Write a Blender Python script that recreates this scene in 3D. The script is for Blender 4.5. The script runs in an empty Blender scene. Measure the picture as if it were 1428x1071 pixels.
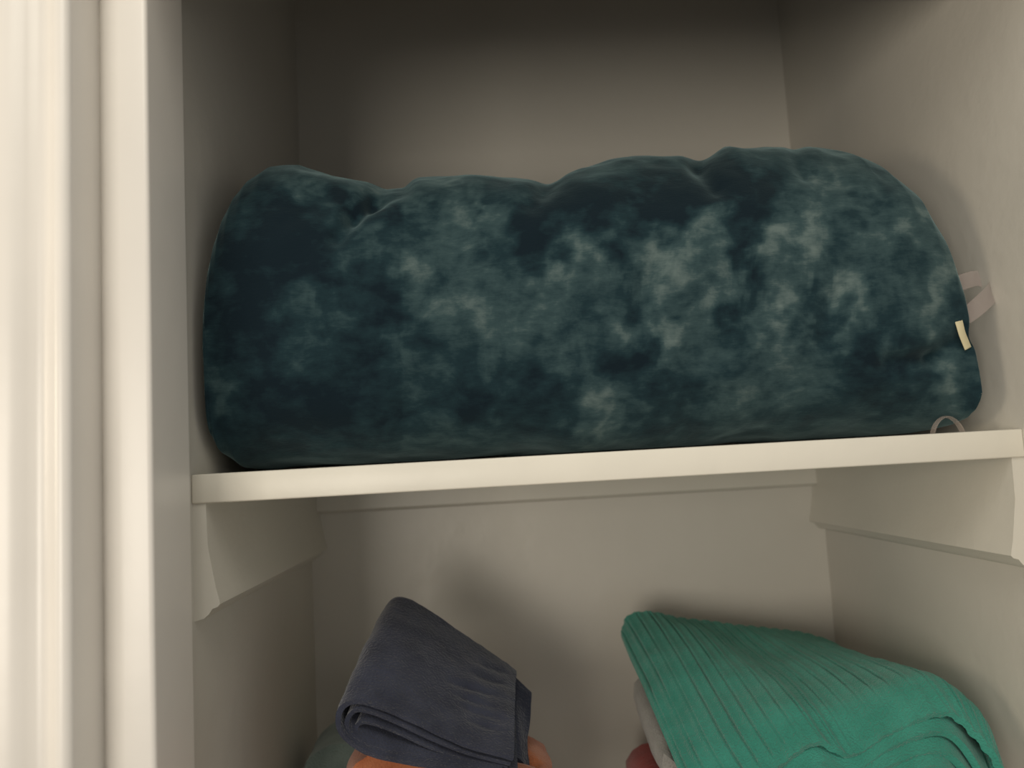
import bpy, bmesh, math, random
import numpy as np
from mathutils import Vector, Matrix, noise

S = bpy.context.scene
C = S.collection
random.seed(4)
Z0 = 1.52                      # height of the shelf top above the floor
XL, XR, D = 0.0, 0.583, 0.3445
SKL, SKR = -.005, .008          # the side walls splay a little towards the front
TS = 0.0205                    # shelf thickness
LOW = -0.42                    # top of the next shelf down (relative to Z0)

# ------------------------------------------------------------------ camera
CX, CY, CZ, YAW, PITCH, ROLL, F = .2043, -.5664, -.0014, .0332, .0938, -.0555, 1109.3
cy, sy, cp, sp = math.cos(YAW), math.sin(YAW), math.cos(PITCH), math.sin(PITCH)
fw = Vector((sy*cp, cy*cp, sp)); rt = Vector((cy, -sy, 0)); up = rt.cross(fw)
r2 = rt*math.cos(ROLL) + up*math.sin(ROLL); u2 = -rt*math.sin(ROLL) + up*math.cos(ROLL)
cam_d = bpy.data.cameras.new('camera'); cam = bpy.data.objects.new('camera', cam_d); C.objects.link(cam)
cam_d.sensor_fit = 'HORIZONTAL'; cam_d.sensor_width = 36; cam_d.lens = F/1428*36
cam_d.clip_start = .01
m = Matrix((r2, u2, -fw)).transposed().to_4x4(); m.translation = Vector((CX, CY, CZ+Z0)); cam.matrix_world = m
cam_d.dof.use_dof = True; cam_d.dof.focus_distance = .61; cam_d.dof.aperture_fstop = 4.5
S.camera = cam
def at(x, y, Y):
    """photo pixel -> point (relative to shelf top) on the plane of depth Y"""
    d = fw*F + r2*(x-714) + u2*(535.5-y)
    return Vector((CX, CY, CZ)) + d*((Y-CY)/d.y)
def px(P):
    d = Vector(P) - Vector((CX, CY, CZ)); z = d.dot(fw)
    return 714+F*d.dot(r2)/z, 535.5-F*d.dot(u2)/z

# ------------------------------------------------------------------ world, lights, exposure
w = bpy.data.worlds.new('world'); S.world = w; w.use_nodes = True
w.node_tree.nodes['Background'].inputs[0].default_value = (1.0, .97, .91, 1)
w.node_tree.nodes['Background'].inputs[1].default_value = .42
def area(name, loc, target, size, power, col, sizey=None):
    l = bpy.data.lights.new(name, 'AREA'); l.energy = power; l.color = col; l.size = size
    if sizey: l.shape = 'RECTANGLE'; l.size_y = sizey
    o = bpy.data.objects.new(name, l); C.objects.link(o); o.location = loc
    o.rotation_euler = (Vector(target)-Vector(loc)).to_track_quat('-Z', 'Y').to_euler(); return o
area('hall_lamp', (-.55, -1.80, Z0-.12), (.3, .1, Z0-.1), .72, 13.2, (1, .91, .78))
area('side_lamp', (-1.25, -.58, Z0+.12), (.5, .1, Z0), .35, 4.2, (1, .84, .62))
area('ceiling_lamp', (.15, -.85, Z0+.86), (.2, 0, Z0-.1), .60, 4.5, (1, .93, .80))
vs = S.view_settings; vs.view_transform = 'Standard'; vs.look = 'None'; vs.gamma = 1; vs.use_curve_mapping = False
vs.exposure = 0.0

# ------------------------------------------------------------------ helpers
def link(name, me, mat, parent=None, label=None, cat=None, group=None, kind=None):
    o = bpy.data.objects.new(name, me); C.objects.link(o)
    if mat: me.materials.append(mat)
    if parent: o.parent = parent
    if label: o['label'] = label
    if cat: o['category'] = cat
    if group: o['group'] = group
    if kind: o['kind'] = kind
    return o
def smooth(me, on=True):
    me.polygons.foreach_set('use_smooth', [on]*len(me.polygons))
def skew(me):
    for v in me.vertices:
        k = 1-v.co.y/D
        v.co.x += (SKL if v.co.x < .29 else SKR)*k
    return me
def box_me(x0, x1, y0, y1, z0, z1, bev=0, segs=3):
    bm = bmesh.new(); bmesh.ops.create_cube(bm, size=1)
    for v in bm.verts:
        v.co = Vector(((x0+x1)/2+v.co.x*(x1-x0), (y0+y1)/2+v.co.y*(y1-y0), Z0+(z0+z1)/2+v.co.z*(z1-z0)))
    if bev: bmesh.ops.bevel(bm, geom=bm.edges[:], offset=bev, segments=segs, affect='EDGES', profile=.5)
    me = bpy.data.meshes.new('m'); bm.to_mesh(me); bm.free()
    if bev:
        smooth(me)
    return me
def prism_me(pts, axis, a, b, smooth_angle=True):
    """closed profile pts extruded along axis. axis z: pts=(x,y); axis y: pts=(x,z); axis x: pts=(y,z)"""
    def P(p, t):
        if axis == 'z': return (p[0], p[1], t+Z0)
        if axis == 'y': return (p[0], t, p[1]+Z0)
        return (t, p[0], p[1]+Z0)
    n = len(pts); vs_ = [P(p, a) for p in pts]+[P(p, b) for p in pts]
    fs = [(i, (i+1) % n, n+(i+1) % n, n+i) for i in range(n)]+[tuple(range(n)), tuple(range(n, 2*n))]
    me = bpy.data.meshes.new('m'); me.from_pydata(vs_, [], fs)
    bm = bmesh.new(); bm.from_mesh(me); bmesh.ops.recalc_face_normals(bm, faces=bm.faces); bm.to_mesh(me); bm.free()
    smooth(me); me.set_sharp_from_angle(angle=math.radians(32)) if hasattr(me, 'set_sharp_from_angle') else None
    return me
def grid_me(V, closed_u=False, closed_v=False, cap=False):
    """V: array (nu,nv,3)"""
    nu, nv = V.shape[:2]; fs = []
    for i in range(nu if closed_u else nu-1):
        for j in range(nv if closed_v else nv-1):
            fs.append((i*nv+j, ((i+1) % nu)*nv+j, ((i+1) % nu)*nv+(j+1) % nv, i*nv+(j+1) % nv))
    if cap and closed_v:
        fs.append(tuple(range(nv))); fs.append(tuple((nu-1)*nv+j for j in range(nv)))
    me = bpy.data.meshes.new('m'); me.from_pydata(V.reshape(-1, 3).tolist(), [], fs)
    bm = bmesh.new(); bm.from_mesh(me); bmesh.ops.recalc_face_normals(bm, faces=bm.faces); bm.to_mesh(me); bm.free()
    smooth(me); return me
def catmull(pts, n):
    """resample a polyline smoothly, uniform in arc length"""
    P = [np.array(p, float) for p in pts]; P = [2*P[0]-P[1]]+P+[2*P[-1]-P[-2]]; out = []
    for i in range(1, len(P)-2):
        for k in range(20):
            t = k/20; a, b, c, d = P[i-1:i+3]
            out.append(.5*((2*b)+(-a+c)*t+(2*a-5*b+4*c-d)*t*t+(-a+3*b-3*c+d)*t**3))
    out.append(P[-2]); out = np.array(out)
    s = np.r_[0, np.cumsum(np.linalg.norm(np.diff(out, axis=0), axis=1))]; q = np.linspace(0, s[-1], n)
    return np.stack([np.interp(q, s, out[:, k]) for k in range(out.shape[1])], 1)
def nz(p, s, o=0):
    return noise.fractal(Vector(p)*s+Vector((o, o*1.7, -o)), 1.0, 2.0, 3)

# ------------------------------------------------------------------ materials
def mat(name, col, rough=.5, spec=.5, sheen=0, bump=None, col2=None, cs=20, sheen_col=None, coat=0):
    m = bpy.data.materials.new(name); m.use_nodes = True; N = m.node_tree.nodes; L = m.node_tree.links
    b = N['Principled BSDF']; b.inputs['Roughness'].default_value = rough
    b.inputs['Specular IOR Level'].default_value = spec
    b.inputs['Sheen Weight'].default_value = sheen; b.inputs['Sheen Roughness'].default_value = .4
    b.inputs['Coat Weight'].default_value = coat
    if sheen_col: b.inputs['Sheen Tint'].default_value = (*sheen_col, 1)
    tc = N.new('ShaderNodeTexCoord')
    n = N.new('ShaderNodeTexNoise'); n.inputs['Scale'].default_value = cs; n.inputs['Detail'].default_value = 5
    L.new(tc.outputs['Object'], n.inputs['Vector'])
    mx = N.new('ShaderNodeMix'); mx.data_type = 'RGBA'
    mx.inputs['A'].default_value = (*col, 1); mx.inputs['B'].default_value = (*(col2 or [c*.93 for c in col]), 1)
    mr = N.new('ShaderNodeMapRange'); mr.inputs[1].default_value = .35; mr.inputs[2].default_value = .65
    L.new(n.outputs['Fac'], mr.inputs[0]); L.new(mr.outputs[0], mx.inputs['Factor']); L.new(mx.outputs['Result'], b.inputs['Base Color'])
    if bump:
        nb = N.new('ShaderNodeTexNoise'); nb.inputs['Scale'].default_value = bump[0]; nb.inputs['Detail'].default_value = 4
        L.new(tc.outputs['Object'], nb.inputs['Vector'])
        bp = N.new('ShaderNodeBump'); bp.inputs['Strength'].default_value = bump[1]; bp.inputs['Distance'].default_value = bump[2]
        L.new(nb.outputs['Fac'], bp.inputs['Height']); L.new(bp.outputs['Normal'], b.inputs['Normal'])
    return m
paint = mat('closet_paint', (.66, .635, .565), .34, .5, bump=(60, .25, .002), cs=5)
wallpaint = mat('inner_wall_paint', (.62, .595, .535), .36, .5, bump=(45, .35, .002), cs=4)
trimp = mat('gloss_trim_paint', (.80, .765, .71), .30, .5, bump=(40, .12, .002), cs=6)
shelfp = mat('shelf_paint', (.80, .765, .67), .38, .5, bump=(50, .2, .002), cs=9)
floorm = mat('floor_wood', (.25, .17, .11), .4, .5, cs=8)

# ------------------------------------------------------------------ structure
H0, H1 = -Z0, .86
st = lambda name, me, m=wallpaint: link(name, me, m, kind='structure')
st('wall_left', skew(box_me(XL-.1, XL, -.024, D+.1, H0, H1)))
st('wall_right', skew(box_me(XR, XR+.1, -.083, D+.1, H0, H1)))
st('wall_back', box_me(XL, XR, D, D+.1, H0, H1))
st('ceiling', box_me(-.9, 1.5, -.083, D+.1, H1, H1+.08))
st('floor', box_me(-.9, 1.5, -2.6, D+.1, H0-.08, H0), floorm)
JX = .003
# jamb: rounded front corner, recessed at its outer side where the casing covers it
def jamb_profile(s, x0):
    pts = [(-.12, -.024), (JX, -.024), (JX, -.0805)]
    pts += [(JX-.003+.003*math.cos(a), -.0805-.003*math.sin(a)) for a in (math.pi/8, math.pi/4, math.pi*3/8, math.pi/2)]
    pts += [(-.014, -.0835), (-.019, -.0830), (-.0235, -.0812), (-.0265, -.0795), (-.0288, -.0770), (-.0310, -.0745), (-.050, -.074), (-.12, -.074)]
    return [(x0+s*x, y) for x, y in pts]
def casing_profile(s, x0):
    pts = [(-.1, -.074), (-.0295, -.074), (-.0292, -.0765), (-.0294, -.095), (-.0295, -.1085)]
    pts += [(-.0350+.0055*math.cos(a), -.1090-.0052*math.sin(a)) for a in np.linspace(.2, math.pi-.5, 9)]
    pts += [(-.0425, -.1098), (-.0450, -.1078), (-.0485, -.1070), (-.0520, -.1074), (-.0560, -.1100), (-.0600, -.1125), (-.0660, -.1135), (-.0760, -.1140), (-.0920, -.1140), (-.0985, -.110), (-.1, -.104)]
    return [(x0+s*x, y) for x, y in pts]
HD = .338
WR = XR+SKR+.045
st('trim_1', prism_me(jamb_profile(1, 0), 'z', H0, HD), trimp)
st('trim_2', box_me(XR+SKR+.003, WR+.12, -.074, -.024, H0, HD), trimp)
st('trim_3', prism_me(casing_profile(1, 0), 'z', H0, HD), trimp)
st('trim_4', prism_me(casing_profile(-1, WR), 'z', H0, HD), trimp)
st('trim_5', box_me(-.12, WR+.12, -.083, -.024, HD, HD+.05, .002), trimp)
st('trim_6', box_me(-.1, WR+.1, -.114, -.083, HD, HD+.07, .003), trimp)
st('wall_front', box_me(-.9, -.12, -.074, -.024, H0, H1))
st('wall_front_right', box_me(WR+.12, 1.5, -.074, -.024, H0, H1))
st('wall_front_top', box_me(-.12, WR+.12, -.074, -.024, HD+.05, H1))

# shelves: board with its supporting cleats
def shelf(z, label, group=None):
    e = bpy.data.objects.new('shelf', None); C.objects.link(e); e.location = ((XL+XR)/2, D/2, Z0+z)
    e['label'] = label; e['category'] = 'shelf'
    def part(name, me):
        for v in me.vertices: v.co -= e.location
        return link(name, me, shelfp if name == 'board' else paint, e)
    part('board', skew(box_me(XL, XR, 0, D, z-TS, z, .0012, 2)))
    def cleat(s, x0):
        q = [(0, -TS), (.0092, -TS), (.0100, -.050), (.0150, -.0790), (.0172, -.0875), (.0176, -.0902), (.0160, -.0920), (.0125, -.0930), (.0100, -.0965), (.0065, -.0995), (0, -.1010)]
        return skew(prism_me([(x0+s*a, z+b) for a, b in q], 'y', .002, D))
    part('side_cleat', cleat(1, XL)); part('side_cleat', cleat(-1, XR))
    q = [(D, -TS), (D-.012, -TS), (D-.012, -.0475), (D-.009, -.050), (D, -.0515)]
    part('back_cleat', prism_me([(a, z+b) for a, b in q], 'x', XL+.0095, XR-.0095))
    return e
shelf(0, 'white painted closet shelf carrying the dark teal plush blanket')
shelf(LOW, 'lower white closet shelf under the folded towels, below the frame')

# ------------------------------------------------------------------ plush blanket
def plush_mat():
    m = bpy.data.materials.new('teal_plush'); m.use_nodes = True; N = m.node_tree.nodes; L = m.node_tree.links
    b = N['Principled BSDF']; b.inputs['Roughness'].default_value = .85; b.inputs['Specular IOR Level'].default_value = .12
    b.inputs['Sheen Weight'].default_value = .35; b.inputs['Sheen Roughness'].default_value = .45; b.inputs['Sheen Tint'].default_value = (.55, .8, .82, 1)
    tc = N.new('ShaderNodeTexCoord'); at_ = N.new('ShaderNodeAttribute'); at_.attribute_name = 'pile'
    def tex(scale, detail, dist, stretch=None, rough=.6):
        n = N.new('ShaderNodeTexNoise'); n.inputs['Scale'].default_value = scale; n.inputs['Detail'].default_value = detail
        n.inputs['Distortion'].default_value = dist; n.inputs['Roughness'].default_value = rough
        mp = N.new('ShaderNodeMapping'); mp.inputs['Scale'].default_value = stretch or (1, 1, 1); mp.inputs['Rotation'].default_value = (0, .35, 0)
        L.new(tc.outputs['Object'], mp.inputs['Vector']); L.new(mp.outputs[0], n.inputs['Vector']); return n.outputs['Fac']
    def math_(op, a, b_):
        k = N.new('ShaderNodeMath'); k.operation = op
        for i, v in enumerate((a, b_)):
            if isinstance(v, float): k.inputs[i].default_value = v
            else: L.new(v, k.inputs[i])
        return k.outputs[0]
    a = math_('MULTIPLY', math_('SUBTRACT', tex(23, 5, .4), .5), 1.25)
    c = math_('MULTIPLY', math_('SUBTRACT', tex(75, 4, .2, (.7, 1, 1.2), .6), .5), .8)
    d = math_('MULTIPLY', math_('SUBTRACT', tex(420, 3, 0, (.3, 1, 2.4), .7), .5), .22)
    s = math_('ADD', math_('ADD', math_('ADD', at_.outputs['Fac'], a), c), d)
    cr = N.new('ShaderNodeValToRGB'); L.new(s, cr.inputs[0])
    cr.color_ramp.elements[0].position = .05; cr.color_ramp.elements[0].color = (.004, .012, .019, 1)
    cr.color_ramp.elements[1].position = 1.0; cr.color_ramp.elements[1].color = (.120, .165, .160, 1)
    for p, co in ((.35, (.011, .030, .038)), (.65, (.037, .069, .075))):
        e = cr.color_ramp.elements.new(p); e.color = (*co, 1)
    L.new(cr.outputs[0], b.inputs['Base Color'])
    bp = N.new('ShaderNodeBump'); bp.inputs['Strength'].default_value = .35; bp.inputs['Distance'].default_value = .002
    L.new(math_('ADD', c, d), bp.inputs['Height']); L.new(bp.outputs[0], b.inputs['Normal'])
    return m
# sections along the blanket: outline of the top and of the underside, as points at their depths
tops = [(283, 480, .004), (285, 440, .006), (291, 400, .009), (299, 362, .012), (311, 328, .018), (327, 297, .030), (346, 272, .045), (366, 256, .070), (392, 245, .095), (430, 243, .11), (480, 253, .115), (545, 262, .115),
        (590, 252, .115), (650, 248, .115), (710, 253, .115), (758, 256, .115), (800, 244, .115), (870, 234, .115), (940, 228, .115), (968, 222, .115), (995, 209, .115), (1050, 207, .115), (1105, 210, .115),
        (1160, 216, .11), (1200, 233, .095), (1240, 262, .075), (1278, 308, .055), (1306, 362, .040), (1325, 415, .032), (1339, 465, .028), (1351, 500, .026), (1358, 525, .025), (1361, 540, .025)]
bots = [(283, 490, .004), (284, 530, .006), (287, 570, .008), (297, 608, .010), (314, 633, .012), (345, 652, .014)]
x0b, x1b = float(at(283, 485, .004).x), float(at(1362, 550, .012).x)
def hyf(x):
    el = min(1, max(0, (x-x0b)/.055)); er = min(1, max(0, (x1b-x)/.085))
    return .003+.124*math.sqrt(max(0, 1-(1-el)**2))*math.sqrt(max(0, 1-(1-er)**2))
def on_outline(x, y):
    """the blanket's own depth at that station: where the line of sight through the outline meets it"""
    lo, hi = (x0b, .36) if x < 714 else (.16, x1b)
    g = lambda X: float(at(x, y, .006+.81*hyf(X)).x)-X
    if x < 714:
        if g(lo) <= 0: hi = lo
    elif g(hi) >= 0: lo = hi
    for _ in range(40):
        mid = (lo+hi)/2
        if g(mid) > 0: lo = mid
        else: hi = mid
    X = (lo+hi)/2; return (X, float(at(x, y, .006+.81*hyf(X)).z))
tp = [on_outline(*q[:2]) for q in tops]
bp_ = [on_outline(*q[:2]) for q in bots]
tp = [(x0b, float(at(283, 480, .01).z))]+[q for q in tp if x0b+.0002 < q[0] < x1b-.0002]+[(x1b, float(at(1362, 548, .012).z))]
br = [on_outline(*q) for q in ((1296, 599), (1320, 594), (1338, 586), (1350, 576), (1358, 565))]
bp_ = [(x0b, float(at(283, 490, .01).z))]+[q for q in bp_ if x0b+.0002 < q[0]]+[(float(at(350, 655, .05).x)+.01, 0.0), (float(at(1262, 600, .05).x), 0.0)]+[q for q in br if q[0] < x1b-.0002]+[(x1b, tp[-1][1]-.001)]
tp = np.array(sorted(tp)); bp_ = np.array(sorted(bp_)); bp_[:, 1] = np.maximum(bp_[:, 1], 0)
NU, NV = 330, 260
ker = np.exp(-np.linspace(-2, 2, 41)**2); ker /= ker.sum()
V = np.zeros((NU, NV, 3))
for i in range(NU):
    t = i/(NU-1); x = x0b+(x1b-x0b)*(.5-.5*math.cos(math.pi*t))
    zt = float(np.interp(x, tp[:, 0], tp[:, 1])); zb = float(np.interp(x, bp_[:, 0], bp_[:, 1]))
    zt = max(zt, zb+.0005); zc = (zt+zb)/2; h = (zt-zb)/2
    hy = hyf(x)
    n_ = 2.5
    for j in range(NV):
        a = 2*math.pi*j/NV; ca, sa = math.cos(a), math.sin(a)
        nb = 2.5 if sa > 0 else 3.2
        V[i, j] = (x, .006+hy-hy*math.copysign(abs(ca)**(2/nb), ca), zc+h*math.copysign(abs(sa)**(2/nb), sa))
def gridnormals(V):
    du = np.gradient(V, axis=0); dv = np.roll(V, -1, 1)-np.roll(V, 1, 1)
    n = np.cross(du, dv); l = np.linalg.norm(n, axis=2, keepdims=True); l[l < 1e-12] = 1
    n /= l; c = V-V.mean((0, 1))
    if (n*c).sum() < 0: n = -n
    return n
Nn = gridnormals(V)
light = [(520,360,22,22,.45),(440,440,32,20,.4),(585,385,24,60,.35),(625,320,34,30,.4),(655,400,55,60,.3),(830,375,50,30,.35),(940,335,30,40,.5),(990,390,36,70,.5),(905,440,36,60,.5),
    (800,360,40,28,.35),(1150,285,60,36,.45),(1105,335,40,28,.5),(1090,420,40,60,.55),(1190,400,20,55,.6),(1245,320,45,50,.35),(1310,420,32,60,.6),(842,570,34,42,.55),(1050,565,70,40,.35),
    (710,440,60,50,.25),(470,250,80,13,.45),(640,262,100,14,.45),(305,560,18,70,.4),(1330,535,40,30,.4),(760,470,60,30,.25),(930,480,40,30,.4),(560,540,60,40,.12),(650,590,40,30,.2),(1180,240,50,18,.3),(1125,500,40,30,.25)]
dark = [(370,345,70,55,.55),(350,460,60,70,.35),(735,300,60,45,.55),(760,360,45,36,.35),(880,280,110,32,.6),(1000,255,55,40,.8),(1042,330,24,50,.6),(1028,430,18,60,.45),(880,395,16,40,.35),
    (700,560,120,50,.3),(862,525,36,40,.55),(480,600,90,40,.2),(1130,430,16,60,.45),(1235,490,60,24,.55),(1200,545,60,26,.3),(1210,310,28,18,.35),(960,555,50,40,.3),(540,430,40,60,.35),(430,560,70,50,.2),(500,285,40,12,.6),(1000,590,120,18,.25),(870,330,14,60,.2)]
pile = np.zeros((NU, NV)); 
for i in range(NU):
    for j in range(NV):
        p = V[i, j]; q = px(p); d = 0.0
        ke = min(1, (p[0]-x0b)/.05, (x1b-p[0])/.05); d += (.007*nz(p, 8, 3)+.0016*nz(p, 24, 8))*max(.15, ke)
        fr = max(0, min(1, (.20-p[1])/.08))         # front side only
        def dist_seg(q, A, B):
            A = np.array(A, float); B = np.array(B, float); q = np.array(q); t = max(0, min(1, (q-A)@(B-A)/((B-A)@(B-A)))); return np.linalg.norm(q-A-t*(B-A)), t
        for pts, wd, dp in ((((560,256),(520,274),(492,296),(470,330)), 13, .011), (((775,250),(760,262),(745,285)), 16, .006), (((985,205),(972,225),(1000,262)), 14, .007), (((1345,470),(1300,500),(1240,505)), 14, .010), (((1110,205),(1130,235),(1180,250)), 12, .004), (((1190,370),(1165,420),(1150,480)), 16, .004), (((930,340),(900,400),(890,460)), 18, .004)):
            for a_, b_ in zip(pts[:-1], pts[1:]):
                dd, _ = dist_seg(q, a_, b_)
                if dd < wd*3: d -= dp*math.exp(-(dd/wd)**2)*fr*.6
        V[i, j] = p+Nn[i, j]*d
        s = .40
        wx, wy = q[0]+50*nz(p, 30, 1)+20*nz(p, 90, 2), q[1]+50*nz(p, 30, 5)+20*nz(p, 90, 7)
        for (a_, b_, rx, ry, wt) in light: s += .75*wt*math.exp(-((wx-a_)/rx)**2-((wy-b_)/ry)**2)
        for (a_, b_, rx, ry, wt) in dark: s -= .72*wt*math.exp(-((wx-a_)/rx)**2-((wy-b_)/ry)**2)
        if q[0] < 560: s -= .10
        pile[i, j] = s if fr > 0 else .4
kk = 1-V[..., 1]/D; V[..., 0] = np.clip(V[..., 0], XL+SKL*kk+.0015, XR+SKR*kk-.0015)
V[..., 2] = np.maximum(V[..., 2], .0012)
V[..., 1] = np.clip(V[..., 1], .0, D-.004)
V[..., 2] += Z0
me = grid_me(V, closed_v=True, cap=True)
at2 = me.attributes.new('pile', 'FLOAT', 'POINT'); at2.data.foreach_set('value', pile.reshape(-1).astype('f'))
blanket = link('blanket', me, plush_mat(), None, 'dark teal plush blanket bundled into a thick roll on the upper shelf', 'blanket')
base = Vector((.29, .14, Z0))
def rebase(o, base):
    for v in o.data.vertices: v.co -= base
    o.location = base
rebase(blanket, base)

# ribbon-like parts: thin thick strips along a path
def strip(path, width, thick, wdir, n=40, wave=0):
    P = catmull(path, n); Wd = np.array(wdir, float); Wd /= np.linalg.norm(Wd); V = np.zeros((n, 8, 3))
    for i in range(n):
        T = P[min(i+1, n-1)]-P[max(i-1, 0)]; T /= np.linalg.norm(T); w_ = Wd-T*(Wd@T); w_ /= np.linalg.norm(w_); nn = np.cross(T, w_)
        for k, (a, b) in enumerate(((-1, -.5), (-.9, -1), (.9, -1), (1, -.5), (1, .5), (.9, 1), (-.9, 1), (-1, .5))):
            V[i, k] = P[i]+w_*a*width/2+nn*b*thick/2+nn*wave*math.sin(i*.5)
    V[..., 2] += Z0
    return grid_me(V, closed_v=True, cap=True)
def film_mat(name, col, alpha):
    m = bpy.data.materials.new(name); m.use_nodes = True; b = m.node_tree.nodes['Principled BSDF']
    b.inputs['Base Color'].default_value = (*col, 1); b.inputs['Roughness'].default_value = .25; b.inputs['Alpha'].default_value = alpha
    nn = m.node_tree.nodes.new('ShaderNodeTexNoise'); nn.inputs['Scale'].default_value = 90
    bp = m.node_tree.nodes.new('ShaderNodeBump'); bp.inputs['Distance'].default_value = .001; bp.inputs['Strength'].default_value = .4
    m.node_tree.links.new(nn.outputs['Fac'], bp.inputs['Height']); m.node_tree.links.new(bp.outputs[0], b.inputs['Normal'])
    return m
film = film_mat('clear_film', (.62, .50, .47), .17)
film2 = film_mat('clear_loop_film', (.60, .50, .44), .22)
tagm = mat('cream_label', (.62, .56, .36), .6, .3, cs=60)
A = lambda x, y, Y: tuple(at(x, y, Y))
def child(name, me, m, par, label=None):
    o = link(name, me, m, par, label)
    for v in me.vertices: v.co -= par.location
    return o
child('ribbon_tie', strip([A(1326,446,.020), A(1340,444,.014), A(1356,434,.012), A(1371,421,.012), A(1383,408,.016), A(1381,396,.024), A(1366,388,.028), A(1346,392,.030), A(1322,402,.034)], .013, .0008, (0, .25, 1), 60), film, blanket, 'translucent pale ribbon loop at the right end')
child('care_tag', strip([A(1334,440,.010), A(1338,452,.005), A(1342,466,.004), A(1350,486,.006)], .0058, .0010, (1, .15, .3), 30), tagm, blanket, 'small cream care tag')
# clear plastic loop standing as a low arch on the shelf
n = 40; V = np.zeros((n, 10, 3)); c0 = at(1321, 600, .016)
for i in range(n):
    a = math.pi*i/(n-1); r_ = Vector((math.cos(a), 0, math.sin(a)))
    c = Vector((c0.x, .016, .0012))+Vector((.0112*r_.x, .002*math.sin(2*a), .0118*r_.z))
    for k in range(10):
        b_ = 2*math.pi*k/10; V[i, k] = c+r_*.0009*math.cos(b_)+Vector((0, 1, 0))*.0035*math.sin(b_)
V[..., 2] += Z0-V[..., 2].min()+.0001
lp = link('plastic_loop', grid_me(V, closed_v=True, cap=True), film2, None, 'small clear plastic loop on the shelf edge under the right end of the blanket', 'loop')
rebase(lp, Vector((c0.x, .016, Z0)))

# ------------------------------------------------------------------ towels
def fabric(name, col, col2, fine=900, bump=.9, sheen=.3, ribs=None):
    m = mat(name, col, .9, .15, sheen, bump=(fine*.6, bump, .002), col2=col2, cs=45)
    return m
grey_m = fabric('grey_terry', (.046, .052, .080), (.030, .034, .054))
green_m = fabric('green_knit', (.056, .295, .228), (.044, .250, .190), 1100)
green_in = green_m
orange_m = fabric('orange_terry', (.47, .17, .080), (.37, .115, .050))
red_m = fabric('red_terry', (.36, .03, .018), (.26, .02, .012))
white_m = fabric('white_terry', (.34, .33, .30), (.28, .27, .25))
pale_m = fabric('pale_teal_terry', (.20, .26, .24), (.15, .20, .185))

def sheet(mid, nrm, th):
    """solid sheet from a mid surface grid (nu,nv,3): thickness th, rounded rim"""
    top = mid+nrm*th/2; bot = mid-nrm*th/2
    nu, nv = mid.shape[:2]
    V = np.concatenate([top, bot[:, ::-1]], 1)      # closed in v
    me = grid_me(V, closed_v=True, cap=False)
    bm = bmesh.new(); bm.from_mesh(me); bm.verts.ensure_lookup_table(); w_ = 2*nv
    for r in (0, nu-1):
        for j in range(nv-1):
            try: bm.faces.new([bm.verts[r*w_+j], bm.verts[r*w_+j+1], bm.verts[r*w_+w_-2-j], bm.verts[r*w_+w_-1-j]])
            except ValueError: pass
    bmesh.ops.recalc_face_normals(bm, faces=bm.faces); bm.to_mesh(me); bm.free(); smooth(me)
    me.set_sharp_from_angle(angle=math.radians(70))
    return me
def surf_normals(M):
    du = np.gradient(M, axis=0); dv = np.gradient(M, axis=1); n = np.cross(du, dv)
    return n/np.maximum(np.linalg.norm(n, axis=2, keepdims=True), 1e-9)

# --- grey folded towel: nested folds seen end-on at the front, lofted towards the back
fY = .045
def loft(front, back, nu, nv, bulge=.006, creases=(), ns=0, rough=.0008):
    a = catmull(front, nv); b = catmull(back, nv); M = np.zeros((nu, nv, 3))
    for i in range(nu):
        t = i/(nu-1)
        for j in range(nv):
            M[i, j] = a[j]*(1-t)+b[j]*t+np.array((0, 0, bulge*math.sin(math.pi*t)))
    return M
def apply_creases(M, Nr, creases, rough, seed):
    for i in range(M.shape[0]):
        for j in range(M.shape[1]):
            p = M[i, j]; q = np.array(px(p)); d = rough*nz(p, 60, seed)+rough*1.5*nz(p, 20, seed+2)
            for A_, B_, wd, dp in creases:
                A1 = np.array(A_, float); B1 = np.array(B_, float); t = max(0, min(1, (q-A1)@(B1-A1)/((B1-A1)@(B1-A1))))
                dd = np.linalg.norm(q-A1-t*(B1-A1))
                if dd < 3*wd: d += dp*math.exp(-(dd/wd)**2)*(math.sin(math.pi*(.1+.8*t)))
            M[i, j] = p+Nr[i, j]*d
    return M
def base_empty(name, loc, label, cat, group=None):
    e = bpy.data.objects.new(name, None); C.objects.link(e); e.location = loc; e['label'] = label; e['category'] = cat
    if group: e['group'] = group
    return e
# outer fold
bY = .165
outer_f = [A(716,1058,fY), A(668,1046,fY), A(620,1027,fY), A(578,1008,fY), A(535,989,fY), A(503,979,fY), A(483,983,fY), A(473,996,fY), A(473,1016,fY), A(486,1034,fY), A(512,1050,fY), A(560,1062,fY), A(640,1073,fY), A(722,1086,fY)]
outer_b = [A(718,938,bY), A(690,917,bY), A(660,896,bY), A(628,875,bY), A(592,850,bY), A(570,838,bY), A(553,836,bY), A(541,846,bY), A(535,862,bY), A(540,880,bY), A(560,900,bY), A(590,918,bY), A(640,945,bY), A(716,985,bY)]
parts = []
M = loft(outer_f, outer_b, 90, 150, .004)
Nr = surf_normals(M)
if Nr[45, 20, 2] < 0: Nr = -Nr
M = apply_creases(M, Nr, [((625,952),(692,972),4,-.0028),((630,968),(690,990),4,-.0020),((655,940),(704,958),4,-.0024),((640,985),(700,1006),4,-.0016),((650,1005),(702,1024),4,-.0013),((665,928),(706,942),3,-.0015),((600,985),(690,1010),12,-.0012),((700,930),(709,1050),3,.0006),((560,900),(540,980),10,.001)], .0007, 3)
grey = base_empty('folded_towel', (.15, .1, Z0-.262), 'charcoal grey folded terry towel tilted on top of the orange towel', 'towel')
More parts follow.
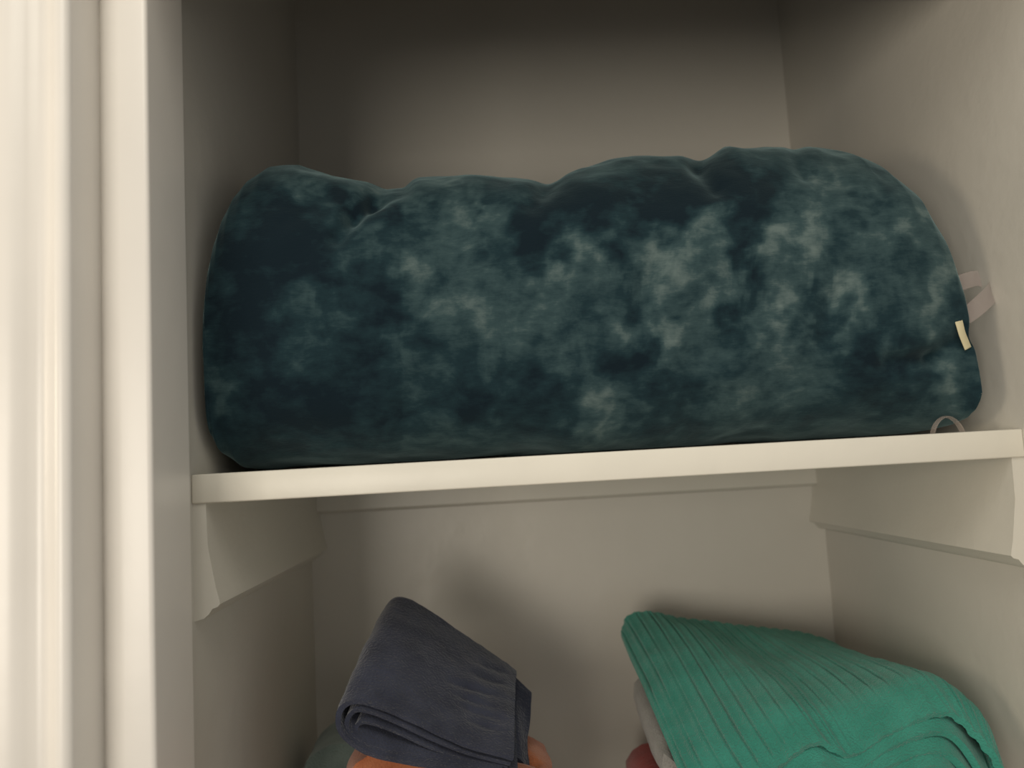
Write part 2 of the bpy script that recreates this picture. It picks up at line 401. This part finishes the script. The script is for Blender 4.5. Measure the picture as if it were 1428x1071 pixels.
def gchild(name, me, m, par, label=None):
    for v in me.vertices: v.co += Vector((0, 0, Z0))-par.location
    return link(name, me, m, par, label)
gchild('outer_fold', sheet(M, Nr, .0042), grey_m, grey)
in_f = [A(712,1066,fY+.004), A(650,1050,fY+.003), A(600,1030,fY+.002), A(555,1009,fY+.002), A(520,995,fY+.002), A(498,991,fY+.002), A(486,1000,fY+.002), A(484,1014,fY+.002), A(496,1029,fY+.002), A(520,1042,fY+.002), A(580,1053,fY+.003), A(700,1076,fY+.003)]
in_b = [A(712,946,bY-.01), A(680,925,bY-.01), A(645,901,bY-.01), A(610,880,bY-.01), A(588,863,bY-.01), A(565,852,bY-.01), A(554,858,bY-.01), A(551,870,bY-.01), A(560,885,bY-.01), A(575,897,bY-.01), A(620,925,bY-.01), A(705,965,bY-.01)]
M = loft(in_f, in_b, 40, 110, .004); Nr = surf_normals(M); gchild('inner_fold', sheet(M, Nr, .0034), grey_m, grey)
in_f = [A(708,1071,fY+.006), A(650,1060,fY+.006), A(600,1043,fY+.005), A(560,1025,fY+.005), A(530,1013,fY+.005), A(508,1008,fY+.005), A(497,1013,fY+.005), A(498,1024,fY+.005), A(510,1035,fY+.006), A(560,1045,fY+.006)]
in_b = [A(705,952,bY-.02), A(680,938,bY-.02), A(645,917,bY-.02), A(615,895,bY-.02), A(595,880,bY-.02), A(578,872,bY-.02), A(568,874,bY-.02), A(566,882,bY-.02), A(575,892,bY-.02), A(600,905,bY-.02)]
M = loft(in_f, in_b, 40, 100, .004); Nr = surf_normals(M); gchild('inner_fold', sheet(M, Nr, .0032), grey_m, grey)
# hanging end behind the right side (the corner that sticks out)
back_f = [A(700,1000,.10), A(716,1045,.085), A(734,1090,.08)]
def patch(rows, nu, nv):
    """rows: list of polylines (3-D points), lofted smoothly both ways"""
    R_ = np.stack([catmull(r, nv) for r in rows]); out = np.stack([catmull(R_[:, j], nu) for j in range(nv)], 1); return out
M = patch([[A(690,925,.170), A(712,940,.168), A(740,968,.160)], [A(690,960,.150), A(714,975,.148), A(738,1005,.140)], [A(694,1000,.125), A(716,1010,.122), A(734,1040,.118)], [A(700,1050,.100), A(722,1058,.098), A(738,1085,.098)]], 50, 30)
Nr = surf_normals(M); M = apply_creases(M, Nr, [((706,950),(722,1060),4,-.002)], .0008, 5)
gchild('end_flap', sheet(M, Nr, .004), grey_m, grey)

# --- generic folded towel: stack of folds, rounded at the left side
def folded(name, x0, x1, y0, y1, z0, z1, layers, m, label, seed, cat='towel', tx=0, ty=0):
    """one continuous sheet folded to and fro; cross-section in XZ, extruded in Y with wobble"""
    pitch = (z1-z0)/layers; th = pitch*.86; x0, x1 = x0+th/2, x1-th/2; pts = []
    for k in range(layers):
        z = z0+pitch*(k+.5); xs = np.linspace(x0+pitch*.6, x1-pitch*.6, 9)
        if k % 2: xs = xs[::-1]
        for x in xs: pts.append((x, z))
        if k < layers-1:
            e = x1 if k % 2 == 0 else x0; s_ = 1 if k % 2 == 0 else -1
            pts.append((e-s_*pitch*.18, z+pitch*.22)); pts.append((e-s_*pitch*.08, z+pitch*.5)); pts.append((e-s_*pitch*.18, z+pitch*.78))
    e = x1 if layers % 2 else x0; s_ = 1 if layers % 2 else -1
    pts.append((e-s_*pitch*.1, pts[-1][1])); pts.append((e+s_*pitch*.22, pts[-1][1]-pitch*.12))
    nv = 30*layers; P = catmull(pts, nv); nu = 44; M = np.zeros((nu, nv, 3))
    for i in range(nu):
        t = i/(nu-1); y = y0+(y1-y0)*t; sh = 1-.03*(2*t-1)**4
        for j in range(nv):
            q = (P[j][0], y, P[j][1]); wv = .004*nz((q[0], q[1], q[2]*.6), 14, seed)
            M[i, j] = ((P[j][0]-(x0+x1)/2)*sh+(x0+x1)/2+wv, y+.003*nz((P[j][0], 0, P[j][1]), 30, seed), P[j][1]+abs(wv)*.3+max(0, (P[j][1]-z0)/(z1-z0))*(tx*(P[j][0]-x0)+ty*(y-y1)))
    Nr = surf_normals(M); me = sheet(M, Nr, th)
    o = link(name, me, m, None, label, cat)
    zmin = min(v.co.z for v in me.vertices)
    b_ = Vector(((x0+x1)/2, (y0+y1)/2, zmin))
    for v in me.vertices: v.co -= b_
    o.location = (b_.x, b_.y, Z0+z0+.0003); return o
folded('folded_towel', .075, .241, .060, .165, LOW, -.205, 5, orange_m, 'orange folded towel directly under the charcoal grey towel', 2, tx=-.33)
folded('folded_towel', .010, .125, .205, .29, LOW, -.252, 5, pale_m, 'pale grey green folded towel in the back left corner behind the charcoal towel', 7)
folded('folded_towel', .318, .535, .14, .262, LOW, -.291, 5, red_m, 'red folded towel peeking out left of the white cloth', 9)

# --- green ribbed towel
def green():
    e = base_empty('folded_towel', (.45, .15, Z0-.30), 'sea green ribbed knit towel folded in a thick pile at the right', 'towel')
    back = [(866, 886), (876, 860), (903, 854), (948, 861), (1000, 868), (1055, 875), (1118, 880), (1160, 893)]
    front = [(990, 1150), (1036, 1110), (1086, 1072), (1138, 1037), (1190, 1054), (1252, 1019), (1326, 997), (1388, 1060)]
    left = [(866, 886), (880, 921), (899, 962), (923, 1018), (952, 1085), (990, 1150)]
    right = [(1160, 898), (1203, 925), (1247, 947), (1306, 966), (1358, 990), (1388, 1060)]
    dep = [.266, .225, .180, .135, .090, .058]; depr = [.262, .215, .165, .105, .050, .018]
    sag = [0, -6, -8, -9, -8, 0]; rows = []
    for k in range(6):
        t = k/5; row = []
        for c in range(8):
            u = c/7; bx, by = back[c]; fx, fy = front[c]
            x, y = bx+(fx-bx)*t, by+(fy-by)*t
            lx = left[k][0]-(back[0][0]+(front[0][0]-back[0][0])*t); ly = left[k][1]-(back[0][1]+(front[0][1]-back[0][1])*t)
            rx = right[k][0]-(back[7][0]+(front[7][0]-back[7][0])*t); ry = right[k][1]-(back[7][1]+(front[7][1]-back[7][1])*t)
            x += lx*(1-u)**2+rx*u**2; y += ly*(1-u)**2+ry*u**2+(sag[k]+4*math.sin(c*1.9+k))*math.sin(math.pi*u)*(1 if 0 < k < 5 else 0)
            row.append(A(x, y, dep[k]*(1-u*u)+depr[k]*u*u))
        q7 = row[-1]; row.append((q7[0]+.003, q7[1], q7[2]-.016)); row.append((q7[0]+.001, q7[1], q7[2]-.040))
        rows.append(row)
    M = patch(rows, 110, 420); nu, nv = M.shape[:2]; Nr = surf_normals(M)
    if Nr[50, 200, 2] < 0: Nr = -Nr
    # ribs run back to front: narrow grooves between soft ridges
    NR = 23
    for j in range(nv):
        ph = (j/(nv-1)*NR) % 1; g = math.exp(-((ph-.5)/.085)**2)
        for i in range(nu):
            p = M[i, j]; fade = (.6+.5*nz(p, 16, 4))*(1-.45*j/nv)*min(1, .35+i/9, .25+(nu-1-i)/9)
            M[i, j] = p+Nr[i, j]*(-.0046*g*max(.12, fade)+.0009*math.cos(2*math.pi*ph)*-1+.0007*nz(p, 40, 6)+.002*nz(p, 12, 9))
    M[..., 0] = np.minimum(M[..., 0], XR-.004)
    gchild('outer_layer', sheet(M, Nr, .0052), green_m, e)
    # inner layers: follow the same surface lower down, each a little shorter at the sides, reaching further forward
    def inner(dz, t0, hump, fwd, th, seed):
        rows2 = []
        for r in rows[3:]: rows2.append([(p[0], p[1], p[2]) for p in r[t0:-2]])
        base_ = patch(rows2, 50, 160)
        out = base_.copy()
        for i in range(50):
            t = i/49
            for j in range(160):
                s = j/159; p = base_[i, j]
                out[i, j] = (p[0]-.010*hump*s, p[1]-fwd*t, p[2]-dz-.004*t*(1+.6*math.sin(s*7+seed))-.010*s**6)
        nn_ = surf_normals(out)
        if nn_[20, 80, 2] < 0: nn_ = -nn_
        gchild('inner_layer', sheet(out, nn_, th), green_m, e)
    inner(.0075, 1, .6, .004, .0052, 0); inner(.0160, 1, 1.3, .009, .0055, 2); inner(.026, 1, 2.2, .014, .006, 4); inner(.037, 1, 3, .016, .006, 5)
    # bottom bulk of the folded towel resting on the white one, mostly below the frame
    return e
green()
folded('folded_towel', .329, .545, .115, .250, -.288, -.222, 3, white_m, 'off white folded towel underneath the sea green ribbed towel', 12, ty=.22)

def settle(low, uppers):
    """press a lower towel down where an upper one lies on it, so that they touch without cutting through"""
    from mathutils.bvhtree import BVHTree
    bpy.context.view_layer.update()
    vs_, fs_ = [], []
    for u in uppers:
        mw = u.matrix_world; n = len(vs_); vs_ += [mw @ v.co for v in u.data.vertices]; fs_ += [tuple(n+i for i in p.vertices) for p in u.data.polygons]
    T = BVHTree.FromPolygons(vs_, fs_); loc = low.location; zb = min(v.co.z for v in low.data.vertices)+loc.z
    for v in low.data.vertices:
        w_ = v.co+loc; best = None
        for dx, dy in ((0, 0), (.004, 0), (-.004, 0), (0, .004), (0, -.004), (.003, .003), (-.003, .003), (.003, -.003), (-.003, -.003)):
            h = T.ray_cast(Vector((w_.x+dx, w_.y+dy, Z0-.6)), Vector((0, 0, 1)), 1.0)[0]
            if h is not None: best = h.z if best is None else min(best, h.z)
        if best is not None:
            # squeeze the whole column of layers in proportion
            top = col_top.get(low.name, {}).get((round(w_.x/.01), round(w_.y/.01)), w_.z)
            lim = best-.0022
            if top > lim: v.co.z = zb+(w_.z-zb)*(lim-zb)/(top-zb)-loc.z
            if v.co.z+loc.z > lim: v.co.z = lim-loc.z
col_top = {}
def tops_of(o):
    d = {}
    for v in o.data.vertices:
        w_ = v.co+o.location
        for a in (-1, 0, 1):
            for b in (-1, 0, 1):
                k = (round(w_.x/.01)+a, round(w_.y/.01)+b); d[k] = max(d.get(k, -9), w_.z)
    col_top[o.name] = d
by = {o.get('label', ''): o for o in C.objects}
F_ = lambda word: next(o for l, o in by.items() if l.startswith(word))
for lo_, up_ in (('orange', 'charcoal'), ('off white', 'sea green'), ('red', 'sea green'), ('red', 'off white')):
    a, b = F_(lo_), F_(up_); tops_of(a); settle(a, list(b.children) or [b])
